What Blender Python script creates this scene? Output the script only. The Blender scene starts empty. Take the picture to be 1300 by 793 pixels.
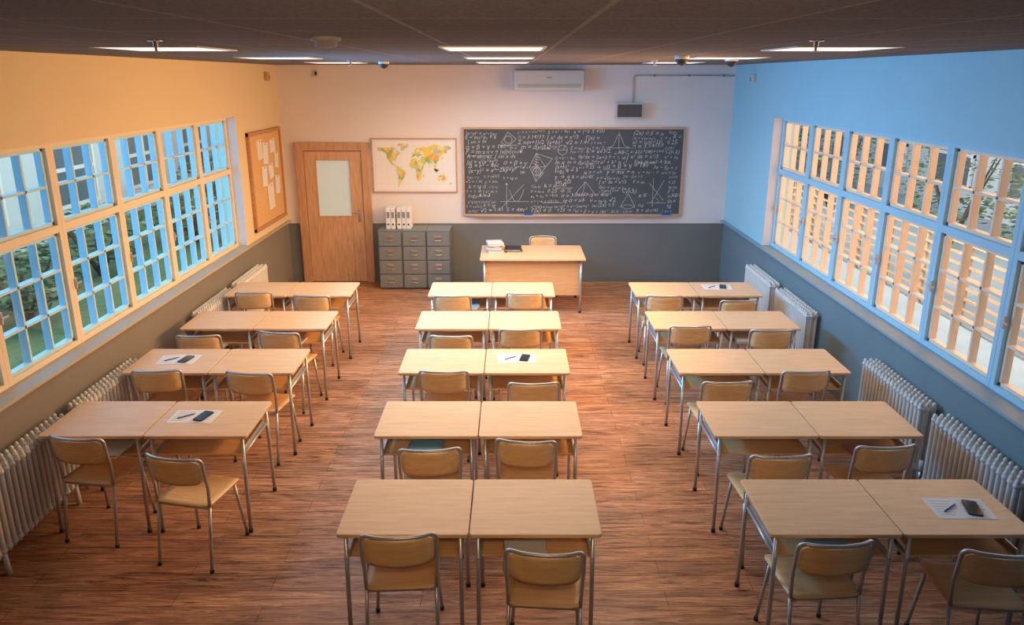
import bpy, bmesh, math, random
from mathutils import Vector, Matrix
random.seed(7)
scene = bpy.context.scene
COL = scene.collection
D=10.8; XL=-3.41; XR=3.23; H=3.24; YB=-1.2

# ------------------------------------------------------------------ materials
def nodes_of(m):
    m.use_nodes=True
    nt=m.node_tree
    return nt, nt.nodes, nt.links, nt.nodes['Principled BSDF']
def mixc(nt,a,b,fac,blend='MIX'):
    n=nt.nodes.new('ShaderNodeMix'); n.data_type='RGBA'; n.blend_type=blend
    for i,v in ((0,fac),(6,a),(7,b)):
        if hasattr(v,'links'): nt.links.new(v,n.inputs[i])
        else: n.inputs[i].default_value = v if i==0 else (*v,1)
    return n.outputs[2]
def plain(name,c,rough=.5,metal=0,var=.06,scale=12,bump=0,emit=None,es=0):
    m=bpy.data.materials.new(name); nt,N,L,P=nodes_of(m)
    tc=N.new('ShaderNodeTexCoord'); no=N.new('ShaderNodeTexNoise'); no.inputs['Scale'].default_value=scale; no.inputs['Detail'].default_value=4
    L.new(tc.outputs['Object'],no.inputs['Vector'])
    lo=tuple(x*(1-var) for x in c); hi=tuple(min(1,x*(1+var)) for x in c)
    L.new(mixc(nt,lo,hi,no.outputs['Fac']),P.inputs['Base Color'])
    P.inputs['Roughness'].default_value=rough; P.inputs['Metallic'].default_value=metal
    if bump:
        b=N.new('ShaderNodeBump'); b.inputs['Strength'].default_value=bump; b.inputs['Distance'].default_value=.01
        L.new(no.outputs['Fac'],b.inputs['Height']); L.new(b.outputs[0],P.inputs['Normal'])
    if emit:
        P.inputs['Emission Color'].default_value=(*emit,1); P.inputs['Emission Strength'].default_value=es
    return m
def wood(name,c1,c2,sc=(1.5,16,16),rough=.4,ns=2.5,p0=.3,p1=.7):
    m=bpy.data.materials.new(name); nt,N,L,P=nodes_of(m)
    tc=N.new('ShaderNodeTexCoord'); oi=N.new('ShaderNodeObjectInfo')
    mp=N.new('ShaderNodeMapping'); mp.inputs['Scale'].default_value=sc
    ad=N.new('ShaderNodeVectorMath'); ad.operation='ADD'
    ml=N.new('ShaderNodeMath'); ml.operation='MULTIPLY'; ml.inputs[1].default_value=20
    L.new(oi.outputs['Random'],ml.inputs[0])
    L.new(tc.outputs['Object'],mp.inputs['Vector']); L.new(mp.outputs[0],ad.inputs[0]); L.new(ml.outputs[0],ad.inputs[1])
    no=N.new('ShaderNodeTexNoise'); no.inputs['Scale'].default_value=ns; no.inputs['Detail'].default_value=7; no.inputs['Roughness'].default_value=.6; no.inputs['Distortion'].default_value=.6
    L.new(ad.outputs[0],no.inputs['Vector'])
    r=N.new('ShaderNodeValToRGB'); r.color_ramp.elements[0].position=p0; r.color_ramp.elements[1].position=p1
    r.color_ramp.elements[0].color=(*c1,1); r.color_ramp.elements[1].color=(*c2,1)
    L.new(no.outputs['Fac'],r.inputs[0]); L.new(r.outputs[0],P.inputs['Base Color'])
    P.inputs['Roughness'].default_value=rough
    b=N.new('ShaderNodeBump'); b.inputs['Strength'].default_value=.08; b.inputs['Distance'].default_value=.004
    L.new(no.outputs['Fac'],b.inputs['Height']); L.new(b.outputs[0],P.inputs['Normal'])
    return m
def wallmat(name,paint,slate=(.20,.215,.215),zline=.92):
    m=bpy.data.materials.new(name); nt,N,L,P=nodes_of(m)
    g=N.new('ShaderNodeNewGeometry'); s=N.new('ShaderNodeSeparateXYZ'); L.new(g.outputs['Position'],s.inputs[0])
    lt=N.new('ShaderNodeMath'); lt.operation='LESS_THAN'; lt.inputs[1].default_value=zline; L.new(s.outputs['Z'],lt.inputs[0])
    no=N.new('ShaderNodeTexNoise'); no.inputs['Scale'].default_value=2.2; no.inputs['Detail'].default_value=6; L.new(g.outputs['Position'],no.inputs['Vector'])
    a=mixc(nt,tuple(x*.93 for x in paint),paint,no.outputs['Fac'])
    b2=mixc(nt,tuple(x*.85 for x in slate),slate,no.outputs['Fac'])
    L.new(mixc(nt,a,b2,lt.outputs[0]),P.inputs['Base Color'])
    P.inputs['Roughness'].default_value=.65
    n2=N.new('ShaderNodeTexNoise'); n2.inputs['Scale'].default_value=120; L.new(g.outputs['Position'],n2.inputs['Vector'])
    b=N.new('ShaderNodeBump'); b.inputs['Strength'].default_value=.08; b.inputs['Distance'].default_value=.003
    L.new(n2.outputs['Fac'],b.inputs['Height']); L.new(b.outputs[0],P.inputs['Normal'])
    return m
def floormat():
    m=bpy.data.materials.new('floor_planks'); nt,N,L,P=nodes_of(m)
    g=N.new('ShaderNodeNewGeometry')
    br=N.new('ShaderNodeTexBrick'); br.inputs['Scale'].default_value=1
    br.inputs['Brick Width'].default_value=1.5; br.inputs['Row Height'].default_value=.14; br.inputs['Mortar Size'].default_value=.002
    br.inputs['Color1'].default_value=(.74,.74,.74,1); br.inputs['Color2'].default_value=(1.0,.98,.96,1); br.inputs['Mortar'].default_value=(.3,.26,.24,1)
    br.offset=.37
    L.new(g.outputs['Position'],br.inputs['Vector'])
    mp=N.new('ShaderNodeMapping'); mp.inputs['Scale'].default_value=(1.4,18,1)
    L.new(g.outputs['Position'],mp.inputs['Vector'])
    no=N.new('ShaderNodeTexNoise'); no.inputs['Scale'].default_value=1.7; no.inputs['Detail'].default_value=11; no.inputs['Roughness'].default_value=.76; no.inputs['Distortion'].default_value=1.3
    L.new(mp.outputs[0],no.inputs['Vector'])
    r=N.new('ShaderNodeValToRGB'); e=r.color_ramp.elements
    e[0].position=.36; e[0].color=(.115,.045,.024,1); e[1].position=.63; e[1].color=(.80,.46,.27,1)
    k=e.new(.48); k.color=(.45,.21,.11,1)
    L.new(no.outputs['Fac'],r.inputs[0])
    L.new(mixc(nt,r.outputs[0],br.outputs['Color'],1.0,'MULTIPLY'),P.inputs['Base Color'])
    P.inputs['Roughness'].default_value=.42
    b=N.new('ShaderNodeBump'); b.inputs['Strength'].default_value=.22; b.inputs['Distance'].default_value=.004
    L.new(no.outputs['Fac'],b.inputs['Height']); L.new(b.outputs[0],P.inputs['Normal'])
    return m
def ceilmat():
    m=bpy.data.materials.new('ceiling_tiles'); nt,N,L,P=nodes_of(m)
    g=N.new('ShaderNodeNewGeometry')
    mp=N.new('ShaderNodeMapping'); mp.inputs['Location'].default_value=(.36,.1,0); L.new(g.outputs['Position'],mp.inputs['Vector'])
    br=N.new('ShaderNodeTexBrick'); br.offset=0; br.inputs['Scale'].default_value=1
    br.inputs['Brick Width'].default_value=.6; br.inputs['Row Height'].default_value=.6; br.inputs['Mortar Size'].default_value=.011; br.inputs['Mortar Smooth'].default_value=.2
    br.inputs['Color1'].default_value=(.235,.215,.21,1); br.inputs['Color2'].default_value=(.205,.19,.185,1); br.inputs['Mortar'].default_value=(.34,.315,.31,1)
    L.new(mp.outputs[0],br.inputs['Vector'])
    no=N.new('ShaderNodeTexNoise'); no.inputs['Scale'].default_value=90; no.inputs['Detail'].default_value=3; L.new(g.outputs['Position'],no.inputs['Vector'])
    r=N.new('ShaderNodeValToRGB'); r.color_ramp.elements[0].position=.38; r.color_ramp.elements[0].color=(.72,.72,.72,1); r.color_ramp.elements[1].position=.5; r.color_ramp.elements[1].color=(1,1,1,1)
    L.new(no.outputs['Fac'],r.inputs[0])
    L.new(mixc(nt,br.outputs['Color'],r.outputs[0],1.0,'MULTIPLY'),P.inputs['Base Color'])
    P.inputs['Roughness'].default_value=.95; P.inputs['Specular IOR Level'].default_value=.1
    b=N.new('ShaderNodeBump'); b.inputs['Strength'].default_value=.3; b.inputs['Distance'].default_value=.01
    L.new(br.outputs['Fac'],b.inputs['Height']); L.new(b.outputs[0],P.inputs['Normal'])
    return m
def glassmat(name,tint=(.94,.98,1),gl=.05):
    m=bpy.data.materials.new(name); m.use_nodes=True; nt=m.node_tree; N=nt.nodes; N.clear()
    o=N.new('ShaderNodeOutputMaterial'); t=N.new('ShaderNodeBsdfTransparent'); g=N.new('ShaderNodeBsdfGlossy'); mx=N.new('ShaderNodeMixShader')
    t.inputs[0].default_value=(*tint,1); g.inputs['Roughness'].default_value=.05; mx.inputs[0].default_value=gl
    nt.links.new(t.outputs[0],mx.inputs[1]); nt.links.new(g.outputs[0],mx.inputs[2]); nt.links.new(mx.outputs[0],o.inputs[0])
    return m
def countrymat():
    m=bpy.data.materials.new('map_countries'); nt,N,L,P=nodes_of(m)
    tc=N.new('ShaderNodeTexCoord'); no=N.new('ShaderNodeTexNoise'); no.inputs['Scale'].default_value=30
    L.new(tc.outputs['Object'],no.inputs['Vector'])
    sc=N.new('ShaderNodeVectorMath'); sc.operation='SCALE'; sc.inputs['Scale'].default_value=.03; L.new(no.outputs['Color'],sc.inputs[0])
    ad=N.new('ShaderNodeVectorMath'); L.new(tc.outputs['Object'],ad.inputs[0]); L.new(sc.outputs[0],ad.inputs[1])
    v=N.new('ShaderNodeTexVoronoi'); v.inputs['Scale'].default_value=17; L.new(ad.outputs[0],v.inputs['Vector'])
    s=N.new('ShaderNodeSeparateColor'); L.new(v.outputs['Color'],s.inputs[0])
    r=N.new('ShaderNodeValToRGB'); r.color_ramp.interpolation='CONSTANT'; e=r.color_ramp.elements
    e[0].position=0; e[0].color=(.90,.68,.14,1); e[1].position=.85; e[1].color=(.62,.60,.42,1)
    for p,c in ((.25,(.34,.52,.16)),(.42,(.88,.42,.10)),(.58,(.66,.68,.22)),(.72,(.92,.78,.34))):
        k=e.new(p); k.color=(*c,1)
    L.new(s.outputs[0],r.inputs[0]); L.new(r.outputs[0],P.inputs['Base Color']); P.inputs['Roughness'].default_value=.6
    return m

M_floor=floormat(); M_ceil=ceilmat()
M_wallB=wallmat('back_wall_paint',(.86,.80,.78))
M_wallL=wallmat('warm_light_wall_tint',(.83,.68,.42),(.25,.23,.20))  # warm light on the left wall painted into its yellow and slate tones
M_wallR=wallmat('cool_light_wall_tint',(.38,.68,.82),(.18,.25,.28))  # cool light on the right wall painted into its blue and slate tones
M_slate=plain('slate_paint',(.17,.19,.20),.5)
M_white=plain('white_paint',(.80,.80,.80),.35,var=.03)
M_frL=plain('warm_light_frame_tint',(.86,.74,.54),.4,var=.03); M_muL=plain('cool_light_bar_tint',(.55,.82,.92),.4,var=.03)  # light painted into the colours: warm on left frames, cool on their bars
M_frR=plain('cool_light_frame_tint',(.40,.68,.86),.4,var=.03); M_muR=plain('warm_light_bar_tint',(.92,.76,.60),.4,var=.03)  # right frames coloured as if lit blue, their bars as if lit warm
M_ledL=plain('warm_light_ledge_tint',(.50,.42,.30),.5); M_ledR=plain('cool_light_ledge_tint',(.26,.37,.43),.5)  # ledge tints carry the warm and cool light of each side
M_desk=wood('beech_laminate',(.69,.45,.25),(.82,.575,.35),rough=.36,p0=.3,p1=.68)
M_shelf=wood('beech_shelf',(.70,.40,.17),(.84,.53,.26),rough=.5)
M_ply=wood('beech_plywood',(.74,.47,.21),(.88,.61,.33),rough=.32)
M_door=wood('oak_door',(.54,.31,.17),(.78,.50,.29),sc=(16,16,1.5),rough=.4)
M_trimw=wood('oak_frame',(.48,.26,.14),(.70,.43,.24),sc=(16,16,1.5),rough=.4)
M_lwood=wood('light_frame_wood',(.50,.30,.18),(.66,.44,.28),rough=.45)
M_cframe=wood('orange_brown_frame_wood',(.44,.21,.09),(.58,.31,.14),rough=.45)
M_metal=plain('grey_tube_metal',(.55,.55,.56),.32,.6,var=.04)
M_chrome=plain('brushed_chrome',(.7,.7,.7),.25,.95)
M_cap=plain('black_plastic',(.02,.02,.022),.5)
M_rad=plain('radiator_enamel',(.72,.71,.69),.4,var=.03)
M_cab=plain('cabinet_steel',(.18,.205,.21),.42,.1)
M_cabd=plain('drawer_steel',(.22,.245,.25),.38,.1)
M_paper=plain('white_paper',(.82,.82,.82),.7,var=.03)
M_paper2=plain('cream_paper',(.82,.76,.66),.7,var=.04)
M_board=plain('chalkboard_slate',(.074,.09,.107),.65,var=.40,scale=2.2)
M_chalk=plain('chalk',(.62,.64,.66),.9,var=.25,scale=14)
M_blue=plain('blue_felt',(.02,.10,.45),.8)
M_cork=plain('cork',(.74,.45,.20),.9,var=.35,scale=50,bump=.3)
M_ac=plain('white_plastic',(.64,.625,.61),.4,var=.02)
M_acd=plain('grey_plastic',(.26,.26,.26),.45)
M_case=plain('light_grey_casing',(.55,.54,.53),.45)
M_spk=plain('speaker_cloth',(.09,.09,.095),.8,var=.3,scale=150)
M_light=plain('light_diffuser',(.9,.9,.9),.5,emit=(1,.88,.74),es=1.2)
M_glass=glassmat('window_glass')
M_frost=plain('frosted_glass',(.60,.72,.72),.6,var=.05,scale=3,emit=(.75,.95,.95),es=.16)  # faint glow added to the glass, standing in for corridor light behind
M_screen=plain('dark_glass_screen',(.015,.016,.02),.12)
M_bookw=plain('white_cover',(.66,.66,.67),.45)
M_bookg=plain('grey_blue_cover',(.36,.46,.56),.45)
M_bookb=plain('light_blue_cover',(.20,.42,.66),.45)
M_bookp=plain('pink_brown_cover',(.55,.30,.28),.5)
M_bookd=plain('dark_cover',(.03,.032,.04),.4)
M_red=plain('red_plastic',(.55,.06,.04),.4)
M_map=plain('map_paper',(.88,.87,.84),.6,var=.04,scale=4)
M_mapl=plain('map_ink',(.72,.71,.68),.6)
M_cty=countrymat()

# ------------------------------------------------------------------ mesh builder
def fillet(pts,r,n=5):
    pts=[Vector(p) for p in pts]; out=[pts[0]]
    for i in range(1,len(pts)-1):
        a,b,c=pts[i-1],pts[i],pts[i+1]
        d1=(a-b); d2=(c-b); rr=min(r,d1.length*.49,d2.length*.49)
        p1=b+d1.normalized()*rr; p2=b+d2.normalized()*rr
        for k in range(n+1):
            t=k/n; out.append(p1*(1-t)**2+b*2*t*(1-t)+p2*t*t)
    out.append(pts[-1]); return out
class MB:
    def __init__(s,mats): s.bm=bmesh.new(); s.mats=mats if isinstance(mats,list) else [mats]
    def _merge(s,t,mi,smooth=False):
        for f in t.faces: f.material_index=mi; f.smooth=smooth
        me=bpy.data.meshes.new('tmp'); t.to_mesh(me); t.free(); s.bm.from_mesh(me); bpy.data.meshes.remove(me)
    def box(s,c,sz,bev=0,mi=0,rot=None,seg=2,vb=0):
        t=bmesh.new(); bmesh.ops.create_cube(t,size=1)
        bmesh.ops.scale(t,vec=sz,verts=t.verts)
        if vb:
            es=[e for e in t.edges if abs(e.verts[0].co.z-e.verts[1].co.z)>1e-5]
            bmesh.ops.bevel(t,geom=es,offset=vb,segments=4,affect='EDGES',profile=.5)
        if bev:
            es=[e for e in t.edges if len(e.link_faces)==2 and e.calc_face_angle(0)>.8]
            bmesh.ops.bevel(t,geom=es,offset=bev,segments=seg,affect='EDGES',profile=.5)
        m=Matrix.Translation(c)
        if rot: m=m@rot
        bmesh.ops.transform(t,matrix=m,verts=t.verts)
        s._merge(t,mi); return s
    def tube(s,pts,r,seg=8,mi=0,cap=True):
        pts=[Vector(p) for p in pts]; n=len(pts); R=r if isinstance(r,(list,tuple)) else [r]*n
        t=bmesh.new(); rings=[]; nrm=None
        for i,p in enumerate(pts):
            tg=(pts[min(i+1,n-1)]-pts[max(i-1,0)]).normalized()
            if nrm is None:
                a=Vector((0,0,1)) if abs(tg.z)<.9 else Vector((1,0,0)); nrm=tg.cross(a).normalized()
            else:
                nrm=(nrm-tg*nrm.dot(tg)).normalized()
            b=tg.cross(nrm)
            rings.append([t.verts.new(p+(nrm*math.cos(2*math.pi*k/seg)+b*math.sin(2*math.pi*k/seg))*R[i]) for k in range(seg)])
        for i in range(n-1):
            for k in range(seg):
                t.faces.new((rings[i][k],rings[i][(k+1)%seg],rings[i+1][(k+1)%seg],rings[i+1][k]))
        if cap: t.faces.new(rings[0][::-1]); t.faces.new(rings[-1])
        bmesh.ops.recalc_face_normals(t,faces=t.faces)
        s._merge(t,mi,True); return s
    def plate(s,w,h,rc,f,g,rings=4,mi=0,seg=5):
        pts=[]
        for cx,cy,a0 in ((w/2-rc,h/2-rc,0),(-w/2+rc,h/2-rc,90),(-w/2+rc,-h/2+rc,180),(w/2-rc,-h/2+rc,270)):
            for k in range(seg+1):
                a=math.radians(a0+90*k/seg); pts.append((cx+rc*math.cos(a),cy+rc*math.sin(a)))
        dens=[]
        for i in range(len(pts)):
            a=pts[i]; b=pts[(i+1)%len(pts)]; dens.append(a)
            L=math.hypot(a[0]-b[0],a[1]-b[1]); k=int(L/.04)
            for j in range(1,k): dens.append((a[0]+(b[0]-a[0])*j/k,a[1]+(b[1]-a[1])*j/k))
        t=bmesh.new(); out=[]
        for fn in (f,g):
            c=t.verts.new(fn(0,0)); rs=[]
            for j in range(1,rings+1): rs.append([t.verts.new(fn(x*j/rings,y*j/rings)) for x,y in dens])
            n=len(dens)
            for k in range(n):
                t.faces.new((c,rs[0][k],rs[0][(k+1)%n]))
                for j in range(rings-1): t.faces.new((rs[j][k],rs[j+1][k],rs[j+1][(k+1)%n],rs[j][(k+1)%n]))
            out.append(rs[-1])
        n=len(dens)
        for k in range(n): t.faces.new((out[0][k],out[0][(k+1)%n],out[1][(k+1)%n],out[1][k]))
        bmesh.ops.recalc_face_normals(t,faces=t.faces)
        s._merge(t,mi,True); return s
    def poly(s,pts,mi=0):
        t=bmesh.new(); t.faces.new([t.verts.new(p) for p in pts]); s._merge(t,mi); return s
    def obj(s,name,parent=None,loc=(0,0,0),rz=0,**props):
        me=bpy.data.meshes.new(name); s.bm.to_mesh(me); s.bm.free()
        for m in s.mats: me.materials.append(m)
        ob=bpy.data.objects.new(name,me); COL.objects.link(ob)
        ob.location=loc; ob.rotation_euler=(0,0,rz)
        if parent: ob.parent=parent
        for k,v in props.items(): ob[k]=v
        return ob
def root(name,label,cat,loc=(0,0,0),rz=0,group=None):
    o=bpy.data.objects.new(name,None); o.empty_display_size=.1; COL.objects.link(o)
    o.location=loc; o.rotation_euler=(0,0,rz); o['label']=label; o['category']=cat
    if group: o['group']=group
    return o
def dup(o,loc=None,rz=None,parent=None):
    n=o.copy(); COL.objects.link(n)
    if loc is not None: n.location=loc
    if rz is not None: n.rotation_euler=(0,0,rz)
    if parent: n.parent=parent
    for c in list(o.children): dup(c,parent=n)
    return n

# ------------------------------------------------------------------ room shell
S=dict(kind='structure')
MB(M_floor).box(((XL+XR)/2,(D+YB)/2,-.05),(XR-XL+.7,D-YB+.6,.1)).obj('floor',**S)
MB(M_ceil).box(((XL+XR)/2,(D+YB)/2,H+.05),(XR-XL+.7,D-YB+.6,.1)).obj('ceiling',**S)
MB(M_wallB).box(((XL+XR)/2,D+.15,H/2),(XR-XL,.3,H)).obj('wall_back',**S)
MB(M_wallB).box(((XL+XR)/2,YB-.15,H/2),(XR-XL,.3,H)).obj('wall_front',**S)
NW=6
WY0=9.05-.88*NW; WY1=9.05; WZ0=.97; WZ1=2.60; TH=.26
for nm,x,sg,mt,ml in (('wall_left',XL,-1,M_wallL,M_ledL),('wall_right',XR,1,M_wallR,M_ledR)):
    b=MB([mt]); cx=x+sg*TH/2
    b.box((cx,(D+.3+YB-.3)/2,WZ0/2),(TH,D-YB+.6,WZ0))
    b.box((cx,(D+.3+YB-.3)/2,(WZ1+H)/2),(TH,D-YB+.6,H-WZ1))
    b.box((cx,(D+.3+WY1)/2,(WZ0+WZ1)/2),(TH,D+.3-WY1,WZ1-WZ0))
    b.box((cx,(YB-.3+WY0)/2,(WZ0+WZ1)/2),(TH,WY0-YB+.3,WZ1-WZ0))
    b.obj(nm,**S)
    MB(ml).box((x+sg*.03,(WY0-.6+D-.02)/2,WZ0-.006),(.17,D-.02-WY0+.6,.024),bev=.004).obj('trim_1' if sg<0 else 'trim_2',**S)
    MB(M_white).box((x+sg*.053,WY1-.003,(WZ0+WZ1)/2),(.108,.010,WZ1-WZ0-.02)).obj('trim_3' if sg<0 else 'trim_4',**S)  # white liner added so the far jamb reads bright against the tinted wall
    MB(M_slate).box((x-sg*.008,(D+YB)/2,.04),(.016,D-YB-.04,.08),bev=.003).obj('baseboard_left' if sg<0 else 'baseboard_right',**S)
MB(M_slate).box(((-2.10+XR)/2,D-.008,.04),(XR+2.10-.04,.016,.08),bev=.003).obj('baseboard_back',**S)

# windows
def window_mesh(fm,mm):
    b=MB([fm,mm]); W=.88; h=WZ1-WZ0; d=.09
    fr=.045
    for y in (-W/2+fr/2,W/2-fr/2): b.box((0,y,h/2),(d,fr,h),bev=.004)
    for z in (fr/2,h-fr/2,.965): b.box((0,0,z),(d-.002,W-.02,fr if z!=.965 else .06),bev=.004)
    for z0,z1,rows in ((fr,.935,3),(.995,h-fr,2)):
        iw=W-2*fr; sf=.028; dd=.055
        for y in (-iw/2+sf/2,iw/2-sf/2): b.box((.01,y,(z0+z1)/2),(dd,sf,z1-z0),bev=.003,mi=1)
        for z in (z0+sf/2,z1-sf/2): b.box((.01,0,z),(dd,iw,sf),bev=.003,mi=1)
        for k in (1,2): b.box((.012,-iw/2+iw*k/3,(z0+z1)/2),(.06,.02,z1-z0-.02),mi=1)
        for k in range(1,rows): b.box((.012,0,z0+(z1-z0)*k/rows),(.06,iw-.02,.02),mi=1)
    return b
n=0
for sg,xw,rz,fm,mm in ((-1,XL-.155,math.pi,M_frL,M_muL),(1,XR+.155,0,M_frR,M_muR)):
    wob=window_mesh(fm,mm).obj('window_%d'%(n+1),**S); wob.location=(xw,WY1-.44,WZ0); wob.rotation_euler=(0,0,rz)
    g=MB(M_glass); g.box((-.002,0,(WZ1-WZ0)/2),(.003,.80,1.54)); g.obj('glass',parent=wob)
    hh=MB(M_metal); hh.box((-.05,.40,.5),(.02,.02,.09),bev=.004); hh.box((-.065,.38,.5),(.012,.07,.016),bev=.004); hh.obj('handle',parent=wob)
    n+=1
    for k in range(1,NW):
        n+=1; w=dup(wob,(xw,WY1-.44-.88*k,WZ0),rz); w.name='window_%d'%n

# ------------------------------------------------------------------ door
dr=bpy.data.objects.new('door_1',None); COL.objects.link(dr); dr.location=(-2.67,D,0); dr['kind']='structure'
b=MB(M_trimw)
for x in (-.49,.49): b.box((x,-.03,1.07),(.12,.06,2.14),bev=.008)
b.box((0,-.032,2.08),(1.10,.064,.12),bev=.008)
b.obj('door_frame',parent=dr)
b=MB(M_door)
for x,w in ((-.335,.18),(.335,.18)): b.box((x,-.02,1.01),(w,.036,2.0),bev=.004)
b.box((0,-.02,1.945),(.49,.035,.13)); b.box((0,-.02,.525),(.49,.035,1.03),bev=.003)
for x in (-.2525,.2525): b.box((x,-.036,1.46),(.018,.016,.86),bev=.004)
for z in (1.035,1.885): b.box((0,-.036,z),(.52,.016,.018),bev=.004)
b.obj('door_leaf',parent=dr)
MB(M_frost).box((0,-.018,1.46),(.49,.01,.84)).obj('glass_panel',parent=dr)
b=MB(M_chrome); b.box((.36,-.042,1.05),(.04,.008,.2),bev=.003); b.tube(fillet([(.36,-.04,1.1),(.36,-.09,1.1),(.25,-.09,1.1)],.02),.009)
b.obj('door_handle',parent=dr)

# ------------------------------------------------------------------ blackboard
bb=root('blackboard','large dark chalkboard covered in white maths formulas, thin wooden frame','blackboard',(.91,D,1.04))
BW=3.30;BH=1.32
MB(M_board).box((0,-.015,BH/2),(BW-.04,.028,BH-.04)).obj('writing_surface',parent=bb)
b=MB(M_lwood)
for x in (-BW/2+.015,BW/2-.015): b.box((x,-.02,BH/2),(.03,.04,BH),bev=.004)
for z in (.015,BH-.015): b.box((0,-.02,z),(BW,.041,.03),bev=.004)
b.obj('board_frame',parent=bb)
b=MB(M_metal); b.box((0,-.07,.006),(BW-.3,.07,.008),bev=.002); b.box((0,-.105,.014),(BW-.3,.006,.022),bev=.002); b.obj('chalk_tray',parent=bb)
forms=['(x−y)² = x²−2xy+y²','n → x = √(a²+b²)','∫ sin x dx','lim (1+1/n)ⁿ = e','y = √(n²+1)','2πr','a² + b² = c²','f(x) = ax² + bx + c','Δ = b² − 4ac','x = (−b ± √Δ)/2a','(2x) 0.5 = n','log₂ 8 = 3','E = mc²','dy/dx = 2x+3','Σ n(n+1)/2','cos²α + sin²α = 1','tg α = a/b','V = πr²h','P = ½ ab','x₁ + x₂ = −b/a','π ≈ 3.14159','(a+b)³','√2 ≈ 1.41','y = mx + n','sin 2α = 2 sinα cosα','∫ x² dx = x³/3','F = m·a','S = 4πr²','n! = n(n−1)!','A∩B = C','x³ + 3x² − 7','u·v = |u||v|cosθ','f′(x) = 0','0.25 → ¼','(n+1)²','y² = 4px','z = x + iy','|z| = √(x²+y²)','α + β + γ = 180°','h = a√3/2','k = tg α','x ∈ (0, ∞)','p → q','ln x','2xy + z','3x − 5y = 12','∠ABC = 60°','e^(iπ)+1=0','C(n,k)','R = abc/4S','m = Δy/Δx','q = a₂/a₁']
# diagram areas (board coordinates in metres from its lower left corner)
rects=[(.54,1.03,.80,1.26),(.98,.50,1.36,.96),(.55,.10,1.0,.52),(1.66,.30,2.02,.54),(2.14,1.0,2.50,1.25),(2.36,.08,2.62,.36),(2.76,.12,3.06,.60),(1.40,.90,1.58,1.08)]
texts=[]; fi=0
z=1.225
while z>.05:
    x=.04+random.random()*.05
    while x<3.17:
        hit=None
        for r in rects:
            if r[0]-.02<x<r[2] and r[1]<z+.02<r[3]: hit=r
        if hit: x=hit[2]+.02; continue
        s=forms[fi%len(forms)]; fi+=random.choice((1,5,7))
        sz=random.uniform(.055,.095); cw=.45
        w=len(s)*sz*cw
        nxt=[r[0] for r in rects if r[0]>x and r[1]<z+.02<r[3]]+[3.24]
        if x+w>min(nxt):
            k=int((min(nxt)-x)/(sz*cw)); s=s[:k]
            if k<3: x=min(nxt)+.01 if min(nxt)<3.2 else 9; continue
            w=len(s)*sz*cw
        texts.append((s,sz,x,z+random.uniform(-.012,.012),random.uniform(-.06,.06))); x+=w+random.uniform(.01,.05)
    z-=.073
tmp=[]
for s,sz,x,z,ro in texts:
    cu=bpy.data.curves.new('t','FONT'); cu.body=s; cu.size=sz; cu.shear=random.uniform(.05,.35); cu.resolution_u=1; cu.offset=-.0007
    o=bpy.data.objects.new('t',cu); COL.objects.link(o); tmp.append((o,x,z,ro))
bpy.context.view_layer.update(); dg=bpy.context.evaluated_depsgraph_get()
b=MB(M_chalk); yb=-.0315
for o,x,z,ro in tmp:
    me=bpy.data.meshes.new_from_object(o.evaluated_get(dg))
    me.transform(Matrix.Translation((x-BW/2,yb,z))@Matrix.Rotation(ro,4,'Y')@Matrix.Rotation(math.pi/2,4,'X'))
    me.materials.clear(); b.bm.from_mesh(me); bpy.data.meshes.remove(me)
for o,*_ in tmp:
    c=o.data; bpy.data.objects.remove(o); bpy.data.curves.remove(c)
for f in b.bm.faces: f.material_index=0
def chalk(pts,closed=False,w=.0024):
    if closed: pts=pts+[pts[0]]
    for (x0,z0),(x1,z1) in zip(pts,pts[1:]):
        d=Vector((x1-x0,z1-z0)); 
        if d.length<1e-6: continue
        nn=Vector((-d.y,d.x)).normalized()*w
        P=[(x0+nn.x,z0+nn.y),(x1+nn.x,z1+nn.y),(x1-nn.x,z1-nn.y),(x0-nn.x,z0-nn.y)]
        b.poly([(p[0]-BW/2,yb,p[1]) for p in P][::-1])
def circ(cx,cz,r,n=24,a0=0,a1=360): return [(cx+r*math.cos(math.radians(a0+(a1-a0)*k/n)),cz+r*math.sin(math.radians(a0+(a1-a0)*k/n))) for k in range(n+1)]
# tilted square with a circle, upper left
chalk([(.58,1.10),(.68,1.25),(.80,1.15),(.68,1.04)],True); chalk(circ(.685,1.14,.055)); chalk([(.54,1.06),(.82,1.06)])
# hatched leaf-shaped figure
chalk([(1.0,.74),(1.10,.94),(1.24,.74),(1.10,.52)],True); chalk([(1.0,.74),(1.24,.74)]); chalk([(1.10,.94),(1.10,.52)]); chalk(circ(1.11,.67,.06))
for k in range(7): chalk([(1.03+.02*k,.70-.02*k),(1.10+.02*k,.78-.02*k)])
for k in range(4): chalk([(1.04+.02*k,.80+.03*k),(1.14,.76+.04*k)])
chalk([(1.24,.74),(1.34,.86),(1.10,.94)])
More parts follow.
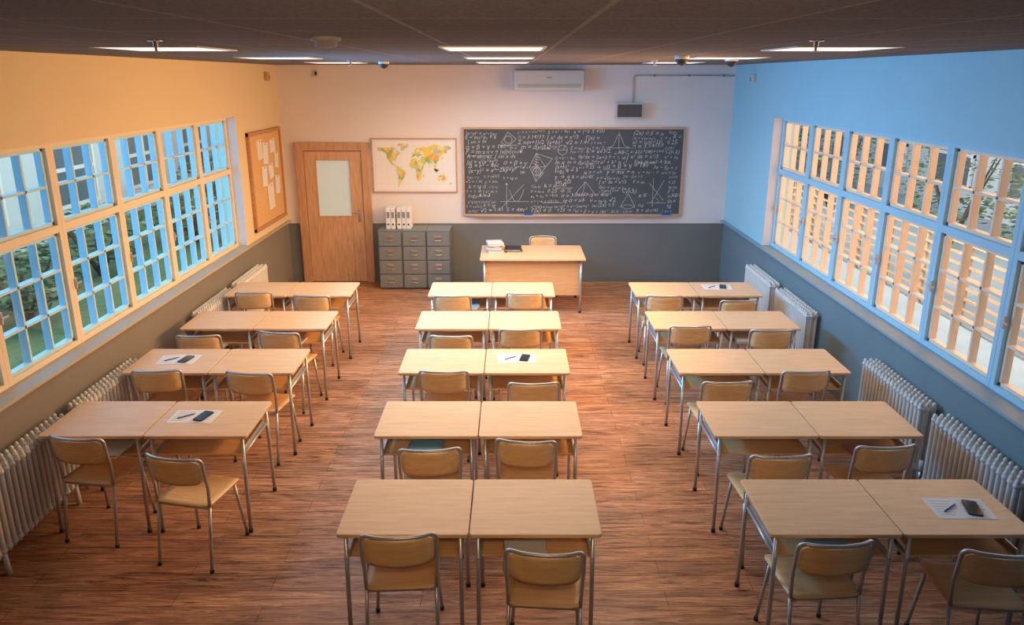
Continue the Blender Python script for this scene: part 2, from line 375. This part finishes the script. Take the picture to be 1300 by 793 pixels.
# axes with a straight line and parabola
chalk([(.56,.22),(1.0,.22)]); chalk([(.66,.12),(.66,.50)]); chalk([(.58,.12),(.92,.48)]); chalk([(.70+.012*k,.22+.0022*(k-9)**2) for k in range(19)]); chalk([(.64,.47),(.66,.50),(.68,.47)])
chalk([(1.68,.32),(1.84,.52),(2.0,.32)],True); chalk([(1.84,.52),(1.80,.32)]); chalk(circ(1.68,.32,.05,8,0,50))
chalk([(2.14,1.02),(2.50,1.02)]); chalk([(2.32,1.0),(2.32,1.25)]); chalk([(2.17+.01*k,1.03+.19*math.exp(-((k-15)/6)**2)) for k in range(31)])
chalk([(2.38,.14),(2.49,.34),(2.60,.14)]); chalk([(2.38+.22*k/20,.14-.03*math.sin(math.pi*k/20)) for k in range(21)]); chalk([(2.38+.22*k/20,.14+.03*math.sin(math.pi*k/20)) for k in range(21)])
chalk([(2.78,.2),(3.06,.2)]); chalk([(2.86,.14),(2.86,.58)]); chalk([(2.84,.2),(3.02,.54)]); chalk([(2.80,.50),(3.02,.24)]); chalk(circ(2.86,.2,.09,8,0,60))
chalk(circ(1.49,.99,.07)); chalk([(1.42,.99),(1.56,.99)]); chalk([(1.49,.99),(1.53,1.045)])
for x0,z0,l in ((.1,.9,.3),(1.4,.42,.25),(2.1,.7,.35),(2.6,.8,.3),(.2,.3,.2),(1.2,.2,.3)): chalk([(x0,z0),(x0+l,z0+.004)])
b.obj('chalk_writing',parent=bb)
er=root('board_eraser','blue felt chalkboard eraser lying on the chalk tray','eraser',(.25,D-.068,1.0505),group='board erasers')
MB(M_blue).box((0,0,.011),(.13,.05,.022),bev=.004).obj('felt',parent=er)
MB(M_blue).box((0,0,.030),(.13,.05,.016),bev=.004).obj('grip',parent=er)
dup(er,(2.33,D-.068,1.0505))

# ------------------------------------------------------------------ world map
mp=root('world_map','world wall map with coloured continents, thin wooden frame','map',(-1.453,D,1.393))
MW=1.27;MH=.81
b=MB([M_map,M_mapl]); b.box((0,-.01,MH/2),(MW-.03,.016,MH-.03))
for k in range(1,12): b.box((-.6+.1*k,-.0183,MH/2),(.0014,.0006,MH-.1),mi=1)
for k in range(1,8): b.box((0,-.0183,.05+.089*k),(MW-.1,.0006,.0014),mi=1)
for x in (-.585,.585): b.box((x,-.0184,MH/2),(.005,.0008,MH-.08),mi=1)
for z in (.04,MH-.04): b.box((0,-.0184,z),(MW-.1,.0008,.005),mi=1)
b.obj('map_sheet',parent=mp)
b=MB(M_lwood)
for x in (-MW/2+.01,MW/2-.01): b.box((x,-.014,MH/2),(.022,.028,MH),bev=.003)
for z in (.011,MH-.011): b.box((0,-.014,z),(MW,.0285,.022),bev=.003)
b.obj('map_frame',parent=mp)
conts=[[(-165,68),(-156,71),(-128,70),(-110,68),(-95,72),(-82,68),(-80,63),(-92,60),(-93,57),(-82,54),(-79,51),(-77,60),(-70,62),(-60,55),(-56,52),(-66,48),(-70,45),(-83,45),(-95,49),(-123,49),(-131,55),(-142,60),(-155,58),(-165,60)],
[(-123,49),(-95,49),(-83,45),(-70,45),(-75,39),(-81,31),(-80,25),(-84,30),(-96,28),(-104,30),(-115,32),(-122,37)],
[(-115,32),(-104,30),(-96,28),(-97,20),(-90,21),(-83,10),(-78,8),(-84,13),(-95,16),(-105,20),(-110,26)],
[(-55,60),(-44,60),(-22,70),(-20,80),(-40,83),(-60,81),(-70,77),(-56,72)],
[(-78,8),(-72,12),(-60,9),(-50,2),(-36,-6),(-38,-14),(-44,-23),(-53,-30),(-60,-28),(-70,-18),(-80,-5)],
[(-70,-18),(-60,-28),(-53,-30),(-58,-37),(-65,-42),(-70,-53),(-75,-50),(-72,-35)],
[(-17,15),(-16,22),(-9,32),(0,36),(11,37),(20,31),(33,31),(37,20),(20,16)],
[(-17,15),(20,16),(37,20),(43,12),(51,12),(42,-1),(28,0),(10,2),(8,5),(-8,5)],
[(10,2),(28,0),(42,-1),(40,-15),(35,-24),(28,-33),(18,-34),(12,-18)],
[(-9,37),(-9,43),(-1,44),(-4,48),(5,52),(9,57),(20,55),(30,60),(30,45),(26,38),(22,37),(18,41),(12,44),(3,42)],
[(5,59),(12,66),(25,71),(30,68),(22,62),(17,57),(12,57)],
[(30,60),(30,70),(60,69),(75,73),(105,77),(140,73),(178,69),(178,65),(160,60),(156,52),(140,54),(130,43),(115,50),(85,50),(60,50),(50,46),(30,45)],
[(85,50),(115,50),(130,43),(122,38),(121,30),(110,20),(98,24),(88,28),(75,37)],
[(50,46),(60,50),(85,50),(75,37),(68,25),(57,25),(50,30),(36,36),(40,42)],
[(36,36),(50,30),(58,22),(52,16),(44,13),(35,28)],
[(68,25),(75,37),(88,28),(92,22),(82,15),(77,8),(73,18)],
[(98,24),(108,20),(108,12),(103,3),(98,10),(94,18)],
[(114,-22),(122,-16),(131,-12),(136,-15),(142,-11),(153,-27),(147,-38),(136,-34),(125,-32),(115,-34)],
[(95,5),(104,-5),(118,5),(118,-3),(108,-8)],[(131,-1),(150,-8),(141,-9)],[(44,-16),(50,-15),(47,-25)],[(130,32),(140,36),(142,43),(137,37)],[(-6,50),(1,52),(-4,58)],[(168,-45),(174,-38),(177,-40),(171,-46)]]
def rough_edge(a,b2,lv):
    if lv==0: return [a]
    p,q=sorted((a,b2)); rr=random.Random(str((round(p[0],2),round(p[1],2),round(q[0],2),round(q[1],2))))
    o=rr.uniform(-.13,.13)
    m=((p[0]+q[0])/2-(q[1]-p[1])*o,(p[1]+q[1])/2+(q[0]-p[0])*o)
    return rough_edge(a,m,lv-1)+rough_edge(m,b2,lv-1)
b=MB(M_cty)
for pts in conts:
    P=[]
    for i in range(len(pts)): P+=rough_edge(pts[i],pts[(i+1)%len(pts)],2)
    b.poly([(lo*.0032-.02,-.0195,MH/2+(la-14)*.0048) for lo,la in P])
b.obj('continents',parent=mp)

# ------------------------------------------------------------------ cork board
cb=root('cork_board','cork notice board with wooden frame mounted on the wall','notice board',(XL,9.99,1.08))
MB(M_cork).box((.012,0,.65),(.02,1.24,1.22)).obj('cork_sheet',parent=cb)
b=MB(M_cframe)
for y in (-.635,.635): b.box((.022,y,.65),(.044,.05,1.30),bev=.005)
for z in (.025,1.275): b.box((.022,0,z),(.0445,1.32,.05),bev=.005)
b.obj('board_frame',parent=cb)
for i,(y,z,w,h,a) in enumerate([(9.76,2.13,.20,.26,.08),(9.98,2.06,.21,.29,-.1),(10.28,2.14,.22,.18,.05),(10.40,1.93,.17,.22,-.15),(9.86,1.76,.2,.27,-.05),(10.13,1.80,.20,.20,.14),(10.05,1.46,.26,.36,.06),(10.36,1.58,.2,.26,-.12)]):
    r=root('pinned_paper','white sheet of paper pinned to the cork board','paper',(XL+.0235+.0008*i,y,z-h/2),group='papers pinned on the cork board')
    pb=MB(M_paper if i%3 else M_paper2); pb.box((0,0,h/2),(.0007,w,h),rot=Matrix.Rotation(a,4,'X')); pb.obj('sheet',parent=r)
    pp=MB(M_red); pp.tube([(.0008,0,h*.93),(.006,0,h*.93),(.0065,0,h*.93),(.012,0,h*.93)],[.003,.003,.007,.006]); pp.obj('push_pin',parent=r)

# ------------------------------------------------------------------ AC, speaker, conduit
ac=root('air_conditioner','white wall-mounted split air conditioner near the ceiling','air conditioner',(.53,D,2.875))
MB(M_ac).box((0,-.1,.15),(1.02,.2,.29),bev=.025,seg=4).obj('body',parent=ac)
MB(M_ac).box((0,-.165,.028),(.88,.07,.012),bev=.004,rot=Matrix.Rotation(.5,4,'X')).obj('air_flap',parent=ac)
b=MB(M_acd)
for k in range(3): b.box((0,-.2,.06+.018*k),(.9,.006,.007))
b.obj('air_slot',parent=ac)
MB(M_acd).box((0,-.2005,.19),(.07,.003,.014)).obj('badge',parent=ac)
sp=root('wall_speaker','small wall speaker box, light casing and dark front','speaker',(1.705,D,2.487))
b=MB(M_case); b.box((0,-.06,.112),(.40,.12,.225),bev=.006); b.obj('housing',parent=sp)
MB(M_spk).box((0,-.122,.112),(.355,.006,.18),bev=.002).obj('grille',parent=sp)
cd=root('cable_conduit','thin grey cable conduit running along the wall to the speaker','cable conduit',(1.76,D,2.712))
b=MB(M_case); b.tube(fillet([(0,-.016,0),(0,-.016,.378),(XR-1.76-.01,-.016,.378)],.04),.009); b.obj('pipe',parent=cd)
for x in (.3,.8,1.3): MB(M_acd).box((x,-.016,.378),(.02,.03,.034),bev=.003).obj('clip',parent=cd)

# ------------------------------------------------------------------ ceiling items
def clight(x,y):
    r=root('ceiling_light','square flush ceiling light panel with white diffuser','ceiling light',(x,y,H),group='ceiling light panels')
    b=MB(M_white)
    for a in (-.3,.3): b.box((a,0,-.004),(.02,.62,.008)); b.box((0,a,-.004),(.58,.02,.008))
    b.obj('frame',parent=r); MB(M_light).box((0,0,-.003),(.58,.58,.005)).obj('diffuser',parent=r)
    return r
cl=clight(-2.1,4.6)
for x in (-2.1,-.11,1.93):
    for y in (4.6,6.8,9.0):
        if (x,y)!=(-2.1,4.6): dup(cl,(x,y,H))
M_det=plain('dim_beige_plastic',(.30,.28,.27),.5)
sd=root('smoke_detector','round pale smoke detector on the ceiling','smoke detector',(-.80,3.25,H))
MB(M_det).tube([(0,0,0),(0,0,-.02),(0,0,-.022),(0,0,-.045),(0,0,-.05)],[.065,.065,.05,.045,.02],seg=24).obj('housing',parent=sd)
MB(M_red).tube([(0,.03,-.04),(0,.03,-.047)],.004).obj('indicator',parent=sd)
sk=root('ceiling_sprinkler','small chrome and red fire sprinkler on the ceiling','sprinkler',(-1.70,3.6,H),group='ceiling sprinklers')
MB(M_chrome).tube([(0,0,0),(0,0,-.006),(0,0,-.007),(0,0,-.03)],[.035,.035,.012,.012],seg=16).obj('fitting',parent=sk)
MB(M_red).tube([(0,0,-.03),(0,0,-.05)],.006).obj('bulb',parent=sk)
MB(M_chrome).tube([(0,0,-.05),(0,0,-.054)],.025,seg=16).obj('deflector',parent=sk)
for p in ((1.45,3.6),(-1.7,7.9),(1.5,7.9)): dup(sk,(p[0],p[1],H))
cm=root('security_camera','white ceiling-mounted dome security camera','security camera',(2.02,6.9,H),group='security cameras')
MB(M_ac).tube([(0,0,0),(0,0,-.03)],.06,seg=20).obj('base',parent=cm)
MB(M_cap).tube([(0,0,-.03),(0,0,-.05),(0,0,-.07),(0,0,-.08)],[.05,.047,.03,.005],seg=20).obj('dome',parent=cm)
dup(cm,(1.38,6.1,H)); dup(cm,(-1.42,8.3,H))
for x,y,z,l in ((XL,10.3,3.08,0),(XR,9.9,3.05,1)):
    r=root('motion_sensor','small motion sensor box mounted high on the wall','motion sensor',(x,y,z),rz=(math.pi/2 if x<0 else -math.pi/2),group='motion sensors')
    MB(M_ac if l else M_lwood).box((0,-.03,.0),(.08,.06,.12),bev=.012).obj('housing',parent=r)
    MB(M_acd).box((0,-.061,-.01),(.05,.006,.05),bev=.002).obj('lens',parent=r)
r=root('thermostat','small white control box high on the wall','control box',(-2.83,D,3.06))
MB(M_ac).box((0,-.015,.06),(.06,.03,.1),bev=.005).obj('housing',parent=r); MB(M_cap).box((0,-.031,.06),(.03,.003,.05)).obj('display',parent=r)

# ------------------------------------------------------------------ student desk
DY=.545
def make_desk():
    r=root('school_desk','single school desk with beech top, shelf and grey tube legs','desk',group='student desks in rows')
    b=MB(M_desk); b.box((0,0,.735),(.70,DY,.022),vb=.02,bev=.004); b.obj('desktop',parent=r)
    b=MB(M_shelf); b.box((0,-.01,.585),(.575,.44,.014),bev=.003); b.box((0,.205,.62),(.575,.012,.07),bev=.003); b.obj('book_shelf',parent=r)
    b=MB(M_metal)
    for x in (-.305,.305):
        b.tube(fillet([(x,-.235,.712),(x,.235,.712)],.01),.011)
        b.tube([(x,-.255,.585),(x,.255,.585)],.009)
        b.box((x*.957,-.01,.60),(.006,.44,.05))
    b.tube([(-.305,.225,.712),(.305,.225,.712)],.010); b.tube([(-.305,-.225,.712),(.305,-.225,.712)],.010)
    b.obj('frame',parent=r)
    for sx in (-1,1):
        for sy in (-1,1):
            l=MB([M_metal,M_cap]); l.tube([(sx*.306,sy*.238,.724),(sx*.308,sy*.262,.02)],.0125,seg=10)
            l.tube([(sx*.308,sy*.262,.025),(sx*.308,sy*.263,0)],.0155,mi=1,seg=10); l.obj('leg',parent=r)
    return r
def make_chair():
    r=root('school_chair','plywood school chair with curved backrest and grey tube frame','chair',group='student chairs')
    f=lambda x,y:Vector((x,y,.452+.035*max(0,(-y-.10))*1.2-.5*max(0,y-.13)**2*6-.10*(.04-x*x)*1.0+.004))
    g=lambda x,y:f(x,y)-Vector((0,0,.011))
    b=MB(M_ply); b.plate(.39,.38,.05,f,g); b.obj('seat',parent=r)
    bf=lambda x,z:Vector((x,-.215-.10*(z)*1.0-.055*(1-(x/.2)**2)+.03,.705+z))
    bg=lambda x,z:bf(x,z)+Vector((0,-.011,0))
    b=MB(M_ply); b.plate(.365,.17,.045,bf,bg); b.obj('backrest',parent=r)
    b=MB(M_metal)
    hoop=[(-.185,-.165,.44),(-.192,-.165,.58),(-.196,-.185,.66)]
    pts=fillet(hoop+[(-.196,-.203,.802),(-.12,-.245,.806),(0,-.262,.808),(.12,-.245,.806),(.196,-.203,.802)]+[(-a,bb_,c) for a,bb_,c in hoop[::-1]],.045,6)
    b.tube(pts,.0105,seg=10); b.obj('back_frame',parent=r)
    b=MB(M_metal)
    for x in (-.16,.16): b.tube([(x,-.165,.428),(x,.15,.425)],.010)
    b.tube([(-.185,-.165,.43),(.185,-.165,.43)],.009); b.tube([(-.16,.13,.424),(.16,.13,.424)],.009); b.obj('seat_frame',parent=r)
    for sx in (-1,1):
        for sy,top,bot in ((-1,(-.165,.44),(-.225,.0)),(1,(.14,.425),(.185,.0))):
            xx=.185 if sy<0 else .16
            l=MB([M_metal,M_cap]); l.tube([(sx*xx,top[0],top[1]),(sx*.19,bot[0],.018)],.0105,seg=10)
            l.tube([(sx*.19,bot[0],.022),(sx*.19,bot[0],0)],.0135,mi=1,seg=10); l.obj('leg',parent=r)
    return r
desk=make_desk(); chair=make_chair()
rows={1:3.29,2:4.37,3:5.44,4:6.51,5:7.59}
seams={'L':-2.49,'C':-.228,'R':2.07}
first=True
for c,sx in seams.items():
    for rr,y in rows.items():
        if c=='L' and rr==1: continue
        for k in (-1,1):
            loc=(sx+k*.3535,y+DY/2,0)
            if first: desk.location=loc; first=False
            else: dup(desk,loc)
chairs=[(-2.83,7.48,2),(-2.167,7.36,-3),(-2.86,6.12,3),(-2.165,6.21,-9),(-2.856,5.31,3),(-2.11,5.27,-9),(-2.866,4.20,-9),(-2.12,3.95,-12),
(-.64,7.36,2),(.137,7.45,-2),(-.56,6.11,-2),(.08,6.29,2),(-.55,5.30,-1),(.169,5.07,2),(-.518,4.05,4),(.086,4.16,-5),(-.585,3.165,3),(.16,3.03,-4),
(1.645,7.36,-2),(2.40,7.19,3),(1.694,6.38,2),(2.42,6.27,0),(1.672,5.09,3),(2.366,5.30,4),(1.684,3.97,3),(2.40,4.09,4),(1.652,3.10,4),(2.44,3.02,-5)]
for i,(x,yb_,a) in enumerate(chairs):
    rz=math.radians(a)
    off=Matrix.Rotation(rz,3,'Z')@Vector((0,-.262,0)); loc=(x-off.x,yb_-off.y,0)
    if i==0: chair.location=loc; chair.rotation_euler=(0,0,rz)
    else: dup(chair,loc,rz)
tc=dup(chair,(.455,10.14,0),math.pi); tc['label']='plywood chair behind the teacher desk'; tc.name='school_chair'; tc['group']='teacher chair'

# teacher desk
td=root('teacher_desk','large light wood teacher desk with front panel and metal legs','desk',(.275,9.18,0))
MB(M_desk).box((0,.41,.748),(1.40,.82,.026),vb=.02,bev=.004).obj('desktop',parent=td)
MB(M_shelf).box((0,.09,.47),(1.29,.018,.46),bev=.004).obj('front_panel',parent=td)
b=MB(M_metal)
for x in (-.64,.64): b.tube([(x,.07,.722),(x,.76,.722)],.014)
for y in (.07,.76): b.tube([(-.64,y,.722),(.64,y,.722)],.014)
b.obj('frame',parent=td)
for x in (-.64,.64):
    for y in (.06,.76):
        l=MB([M_metal,M_cap]); l.tube([(x,y,.735),(x,y,.02)],.016,seg=12); l.tube([(x,y,.025),(x,y,0)],.019,mi=1,seg=12); l.obj('leg',parent=td)

# ------------------------------------------------------------------ filing cabinets
def make_cab():
    r=root('filing_cabinet','slate grey steel filing cabinet with four drawers','filing cabinet',group='filing cabinets by the door')
    b=MB(M_cab); b.box((0,.22,.46),(.352,.43,.88),bev=.005); b.box((0,.23,.015),(.33,.40,.03)); b.obj('body',parent=r)
    for k in range(4):
        z=.132+.213*k
        d=MB(M_cabd).box((0,-.004,z),(.325,.02,.198),bev=.005).obj('drawer',parent=r)
        MB(M_chrome).box((0,-.019,z+.035),(.10,.01,.035),bev=.003).obj('label_holder',parent=d)
        MB(M_chrome).tube(fillet([(-.045,-.012,z-.02),(-.045,-.035,z-.02),(.045,-.035,z-.02),(.045,-.012,z-.02)],.01),.005).obj('handle',parent=d)
    return r
cab=make_cab(); cab.location=(-1.80,10.35,0)
for k in (1,2): dup(cab,(-1.80+.356*k,10.35,0))
bi=root('ring_binder','white ring binder with dark label on the spine','binder',(-1.83,10.46,.9005),group='binders on the filing cabinet')
MB(M_paper).box((0,.13,.155),(.064,.26,.31),bev=.004).obj('cover',parent=bi)
MB(M_acd).box((0,-.0008,.21),(.04,.002,.09)).obj('spine_label',parent=bi)
MB(M_cap).tube([(0,.001,.07),(0,-.0025,.07)],.014,seg=16).obj('finger_hole',parent=bi)
for k in (1,2,3,4): dup(bi,(-1.83+.07*k+(.02 if k>1 else 0),10.46,.9005))

# ------------------------------------------------------------------ radiators
def make_rad():
    r=root('radiator','white cast column radiator under the windows','radiator',group='radiators under the windows')
    b=MB(M_rad); n=18; p=.052
    for i in range(n):
        y=(i-(n-1)/2)*p
        for x in (-.05,0,.05):
            b.tube([(x,y,.14),(x,y,.17),(x,y,.67),(x,y,.70),(x,y,.712)],[.011,.0165,.0165,.015,.007],seg=8)
        for z in (.17,.665): b.tube([(-.07,y,z),(-.06,y,z),(.06,y,z),(.07,y,z)],[.011,.021,.021,.011],seg=8)
    for z in (.17,.665): b.tube([(0,-(n-1)/2*p-.03,z),(0,(n-1)/2*p+.03,z)],.016,seg=8)
    b.obj('column_body',parent=r)
    for y in (-.39,.39):
        for x in (-.05,.05):
            b=MB(M_rad); b.tube([(x,y,.15),(x*1.1,y,0)],[.014,.018]); b.obj('foot',parent=r)
    b=MB(M_chrome); b.tube([(0,-.47,.17),(0,-.49,.17)],.014); b.tube([(0,-.485,.17),(0,-.485,.0)],.009); b.obj('pipe',parent=r)
    b=MB(M_ac); b.tube([(0,-.485,.17),(0,-.485,.25)],[.018,.022],seg=14); b.obj('valve',parent=r)
    return r
rad=make_rad(); fr=True
for x in (XL+.13,XR-.10):
    for y in (4.33,5.40,7.58,8.68):
        if fr: rad.location=(x,y,0); fr=False
        else: dup(rad,(x,y,0))

# ------------------------------------------------------------------ desk clutter
def paper_set(x,y,z,a=0,phone=True,pen=True):
    zz=z+.0006
    for k,dx in enumerate((-.075,.08)):
        p=root('paper_sheet','white printed worksheet lying on a desk','paper',(x+dx,y,zz+.0008*k),rz=math.radians(a+(-2 if k else 2)),group='worksheets on desks')
        b=MB(M_paper); b.box((0,0,.0004),(.17,.20,.0007)); b.obj('sheet',parent=p)
        t=MB(M_acd)
        for j in range(6): t.box((-.01*(j%3),.07-.026*j,.0009),(.12-.02*(j%3),.003,.0003))
        t.obj('printed_text',parent=p)
    if phone:
        p=root('smartphone','black smartphone lying on the papers','smartphone',(x+.07,y-.005,zz+.0026),rz=math.radians(a-12))
        MB(M_cap).box((0,0,.0045),(.074,.145,.008),vb=.01).obj('body',parent=p); MB(M_screen).box((0,0,.0088),(.066,.135,.0008),vb=.006).obj('screen',parent=p)
    if pen:
        p=root('pen','blue ballpoint pen lying on the papers','pen',(x-.05,y,zz+.0065),rz=math.radians(a+40))
        MB(M_blue).tube([(-.065,0,0),(.05,0,0)],.0042).obj('barrel',parent=p); MB(M_chrome).tube([(.05,0,0),(.068,0,0)],[.004,.001]).obj('tip',parent=p)
ZT=.746
paper_set(-2.85,5.73,ZT,2); paper_set(-2.26,4.66,ZT,-2); paper_set(.04,5.76,ZT,1); paper_set(2.35,7.93,ZT,-3); paper_set(2.50,3.53,ZT,-4)
def book(x,y,z,w,d,h,m,a,label,grp):
    r=root('book',label,'book',(x,y,z),rz=math.radians(a),group=grp)
    b=MB([m]); b.box((0,0,.0015),(w,d,.003)); b.box((0,0,h-.0015),(w,d,.003)); b.box((-w/2+.0015,0,h/2),(.003,d,h)); b.obj('cover',parent=r)
    MB(M_paper2).box((.001,0,h/2),(w-.012,d-.012,h-.006)).obj('page_block',parent=r)
def stack(x,y,z,specs,grp,j=7):
    for i,(m,h,w,d,l) in enumerate(specs):
        book(x+random.uniform(-.008,.008),y,z+.0003,w,d,h,m,random.uniform(-j,j),l,grp); z+=h+.0006
ZS=.5925
B1=(M_bookb,.018,.22,.25,'blue school book lying flat'); B2=(M_bookw,.02,.22,.26,'white-covered school book lying flat'); B3=(M_bookp,.022,.2,.26,'brown-pink school book lying flat'); B4=(M_bookd,.018,.22,.27,'black-covered book lying flat'); B5=(M_bookg,.022,.21,.24,'grey-blue school book lying flat')
def sh(c,k,r,specs,dx=0,dy=.10,j=7): stack(seams[c]+k*.3535+dx,rows[r]+dy,ZS,specs,'books on desk shelves',j)
sh('C',-1,2,[B5,B1,B5,B1],-.0,-.01,10); sh('C',1,1,[B2,B2],-.05,.02); sh('R',-1,1,[B5,B1],.0,.02); sh('R',1,2,[B3],-.02,.02); sh('L',-1,2,[B3,B2],.1); sh('L',1,4,[B2,B3],0,.03); sh('C',-1,5,[B2,B1],.1); sh('R',1,4,[B5,B2],-.15); sh('R',-1,5,[B2,B3],-.1)
T2=(M_bookw,.026,.22,.28,'thick white book lying flat'); T5=(M_bookg,.02,.20,.26,'grey-blue book lying flat')
stack(-.24,9.66,.7615,[T2,T5,T2,B3,T2],'books on the teacher desk',12); stack(.02,9.70,.7615,[B4,B4],'books on the teacher desk')

# ------------------------------------------------------------------ outdoors
M_grass=plain('grass',(.12,.19,.09),.9,var=.5,scale=8)
M_pave=plain('paving',(.42,.48,.52),.8,var=.15,scale=3)
M_leaf=plain('leaves',(.12,.19,.10),.6,var=.5,scale=3)
M_bark=plain('bark',(.10,.07,.05),.9)
M_fence=wood('fence_wood',(.50,.28,.15),(.74,.47,.28),sc=(10,1,10),rough=.6)
M_fac=plain('facade_plaster',(.60,.64,.66),.8)
M_roof=plain('roof_slate',(.06,.07,.09),.7)
M_pane=plain('dark_window_pane',(.12,.16,.19),.2)
MB(M_grass).box((-23.9,15,-.15),(40,70,.1)).obj('ground_lawn',**S)
MB(M_pave).box((23.8,15,-.15),(40,70,.1)).obj('ground_paving',**S)
fe=root('slatted_fence','low orange-brown wooden fence with thin rails outside the windows','fence',(5.9,12,-.1))
b=MB(M_fence)
for k in range(9): b.box((0,0,.10+.14*k),(.025,22,.03))
b.obj('slats',parent=fe)
for k in range(23): MB(M_fence).box((.03,-10.9+k*.99,.64),(.04,.04,1.28)).obj('post',parent=fe)
for sg,xx in ((-1,-9.2),(1,11.0)):
    ho=root('building','pale plaster building with rows of dark white-framed windows','building',(xx,20,-.1))
    b=MB([M_fac]); b.box((sg*2,0,2.5),(4,44,5)); b.obj('facade',parent=ho)
    b=MB([M_roof]); b.box((sg*1.9,0,5.15),(4.6,45,.3),bev=.05); b.obj('roof',parent=ho)
    for k in range(14):
        y=-20+k*3
        w=MB([M_pane,M_white]); w.box((-sg*.02,y,1.35),(.05,1.6,1.5))
        for yy in (-.8,0,.8): w.box((-sg*.05,y+yy,1.35),(.06,.08,1.58),mi=1)
        for zz in (.6,1.35,2.1): w.box((-sg*.05,y,zz),(.062,1.68,.08),mi=1)
        w.obj('facade_window',parent=ho)
def shrub(x,y,R,hz,n=900):
    r=root('shrub','leafy green shrub growing outside the windows','shrub',(x,y,-.1),group='garden shrubs')
    b=MB(M_bark)
    for k in range(6):
        a=k*1.05; b.tube([(0,0,0),(math.cos(a)*R*.3,math.sin(a)*R*.3,hz*.4),(math.cos(a)*R*.6,math.sin(a)*R*.6,hz*.75)],[.04,.03,.01],seg=6)
    b.obj('branches',parent=r)
    l=MB(M_leaf)
    for k in range(n):
        u=random.uniform(-1,1); th=random.uniform(0,6.28); q=random.uniform(.55,1)**.5
        s=math.sqrt(1-u*u); c=Vector((R*q*s*math.cos(th),R*q*s*math.sin(th),hz*.58+hz*.42*q*u))
        m=Matrix.Translation(c)@Matrix.Rotation(random.uniform(0,6.28),4,'Z')@Matrix.Rotation(random.uniform(-1.2,1.2),4,'X')
        a=random.uniform(.05,.09)
        vs=[l.bm.verts.new(m@Vector(p)) for p in ((-a,0,0),(0,-a*.45,0),(a,0,0),(0,a*.45,0))]; l.bm.faces.new(vs)
    l.obj('foliage',parent=r,kind='stuff')
for x,y,R_,h in ((-6.4,9,.7,1.1),(-6.8,11.5,.8,1.2),(-6.3,14,.8,1.0),(-7.0,17,.9,1.5),(-7.2,21,1,1.7),(-6.5,6.8,.6,.9),
                (8.0,10,1.0,2.2),(8.4,13.5,1.1,2.4),(8.0,18,1.1,2.3),(8.8,26,1.3,2.8)):
    shrub(x,y,R_,h)

# ------------------------------------------------------------------ lights, world, camera
def area(name,loc,rot,sx,sy,col,pw,spread=180):
    l=bpy.data.lights.new(name,'AREA'); l.shape='RECTANGLE'; l.size=sx; l.size_y=sy; l.color=col; l.energy=pw; l.spread=math.radians(spread)
    o=bpy.data.objects.new(name,l); COL.objects.link(o); o.location=loc; o.rotation_euler=rot; return o
R=math.radians
area('cool_daylight',(XL-1.3,7.2,1.9),(0,R(-90),0),3.0,5.4,(.07,.50,1.0),150)
area('warm_daylight',(XR+1.3,7.2,1.9),(0,R(90),0),3.0,5.4,(1.0,.46,.20),165)
area('garden_fill',(XL-1.4,11,2.6),(0,R(78),0),1.5,16,(.72,.95,1.0),480)  # added fill that brightens the garden, no fixture there
area('yard_fill',(XR+1.4,11,2.6),(0,R(-78),0),1.5,16,(1.0,.92,.82),800)  # added fill that brightens the yard side, no fixture there
area('warm_wall_fill',(2.4,7.3,2.85),(0,R(66),0),.5,3.4,(1.0,.49,.14),118,115)  # added fill casting warm light on the left wall, without a fixture
area('cool_wall_fill',(-2.6,7.3,2.85),(0,R(-66),0),.5,3.4,(.07,.50,1.0),122,115)  # added fill casting cool light on the right wall, without a fixture
area('overhead_fill',(-.1,7.6,3.2),(0,0,0),3.4,5.0,(1.0,.81,.62),112,150)  # added soft fill for even light from above, not one of the panels
area('rear_fill',(0,.6,3.1),(R(74),0,0),1.6,.4,(1.0,.66,.36),16,80)  # added unseen fill that warms the chair backs, no fixture there
w=bpy.data.worlds.new('sky'); scene.world=w; w.use_nodes=True; nt=w.node_tree; bg=nt.nodes['Background']
tcn=nt.nodes.new('ShaderNodeTexCoord'); sep=nt.nodes.new('ShaderNodeSeparateXYZ'); mr=nt.nodes.new('ShaderNodeMapRange'); mr.inputs[1].default_value=-1; mr.inputs[2].default_value=1
cr=nt.nodes.new('ShaderNodeValToRGB'); cr.color_ramp.elements[0].color=(.30,.60,1,1); cr.color_ramp.elements[1].color=(1,.72,.5,1)
nt.links.new(tcn.outputs['Generated'],sep.inputs[0]); nt.links.new(sep.outputs['X'],mr.inputs[0]); nt.links.new(mr.outputs[0],cr.inputs[0]); nt.links.new(cr.outputs[0],bg.inputs[0]); bg.inputs[1].default_value=.7

scene.view_settings.view_transform='Standard'
cam=bpy.data.cameras.new('camera'); co=bpy.data.objects.new('camera',cam); COL.objects.link(co)
cam.sensor_width=36; cam.lens=913/1300*36; cam.shift_y=-.035; cam.clip_start=.02
co.location=(0,0,3.07); co.rotation_euler=(math.radians(90-15.5),0,0)
scene.camera=co
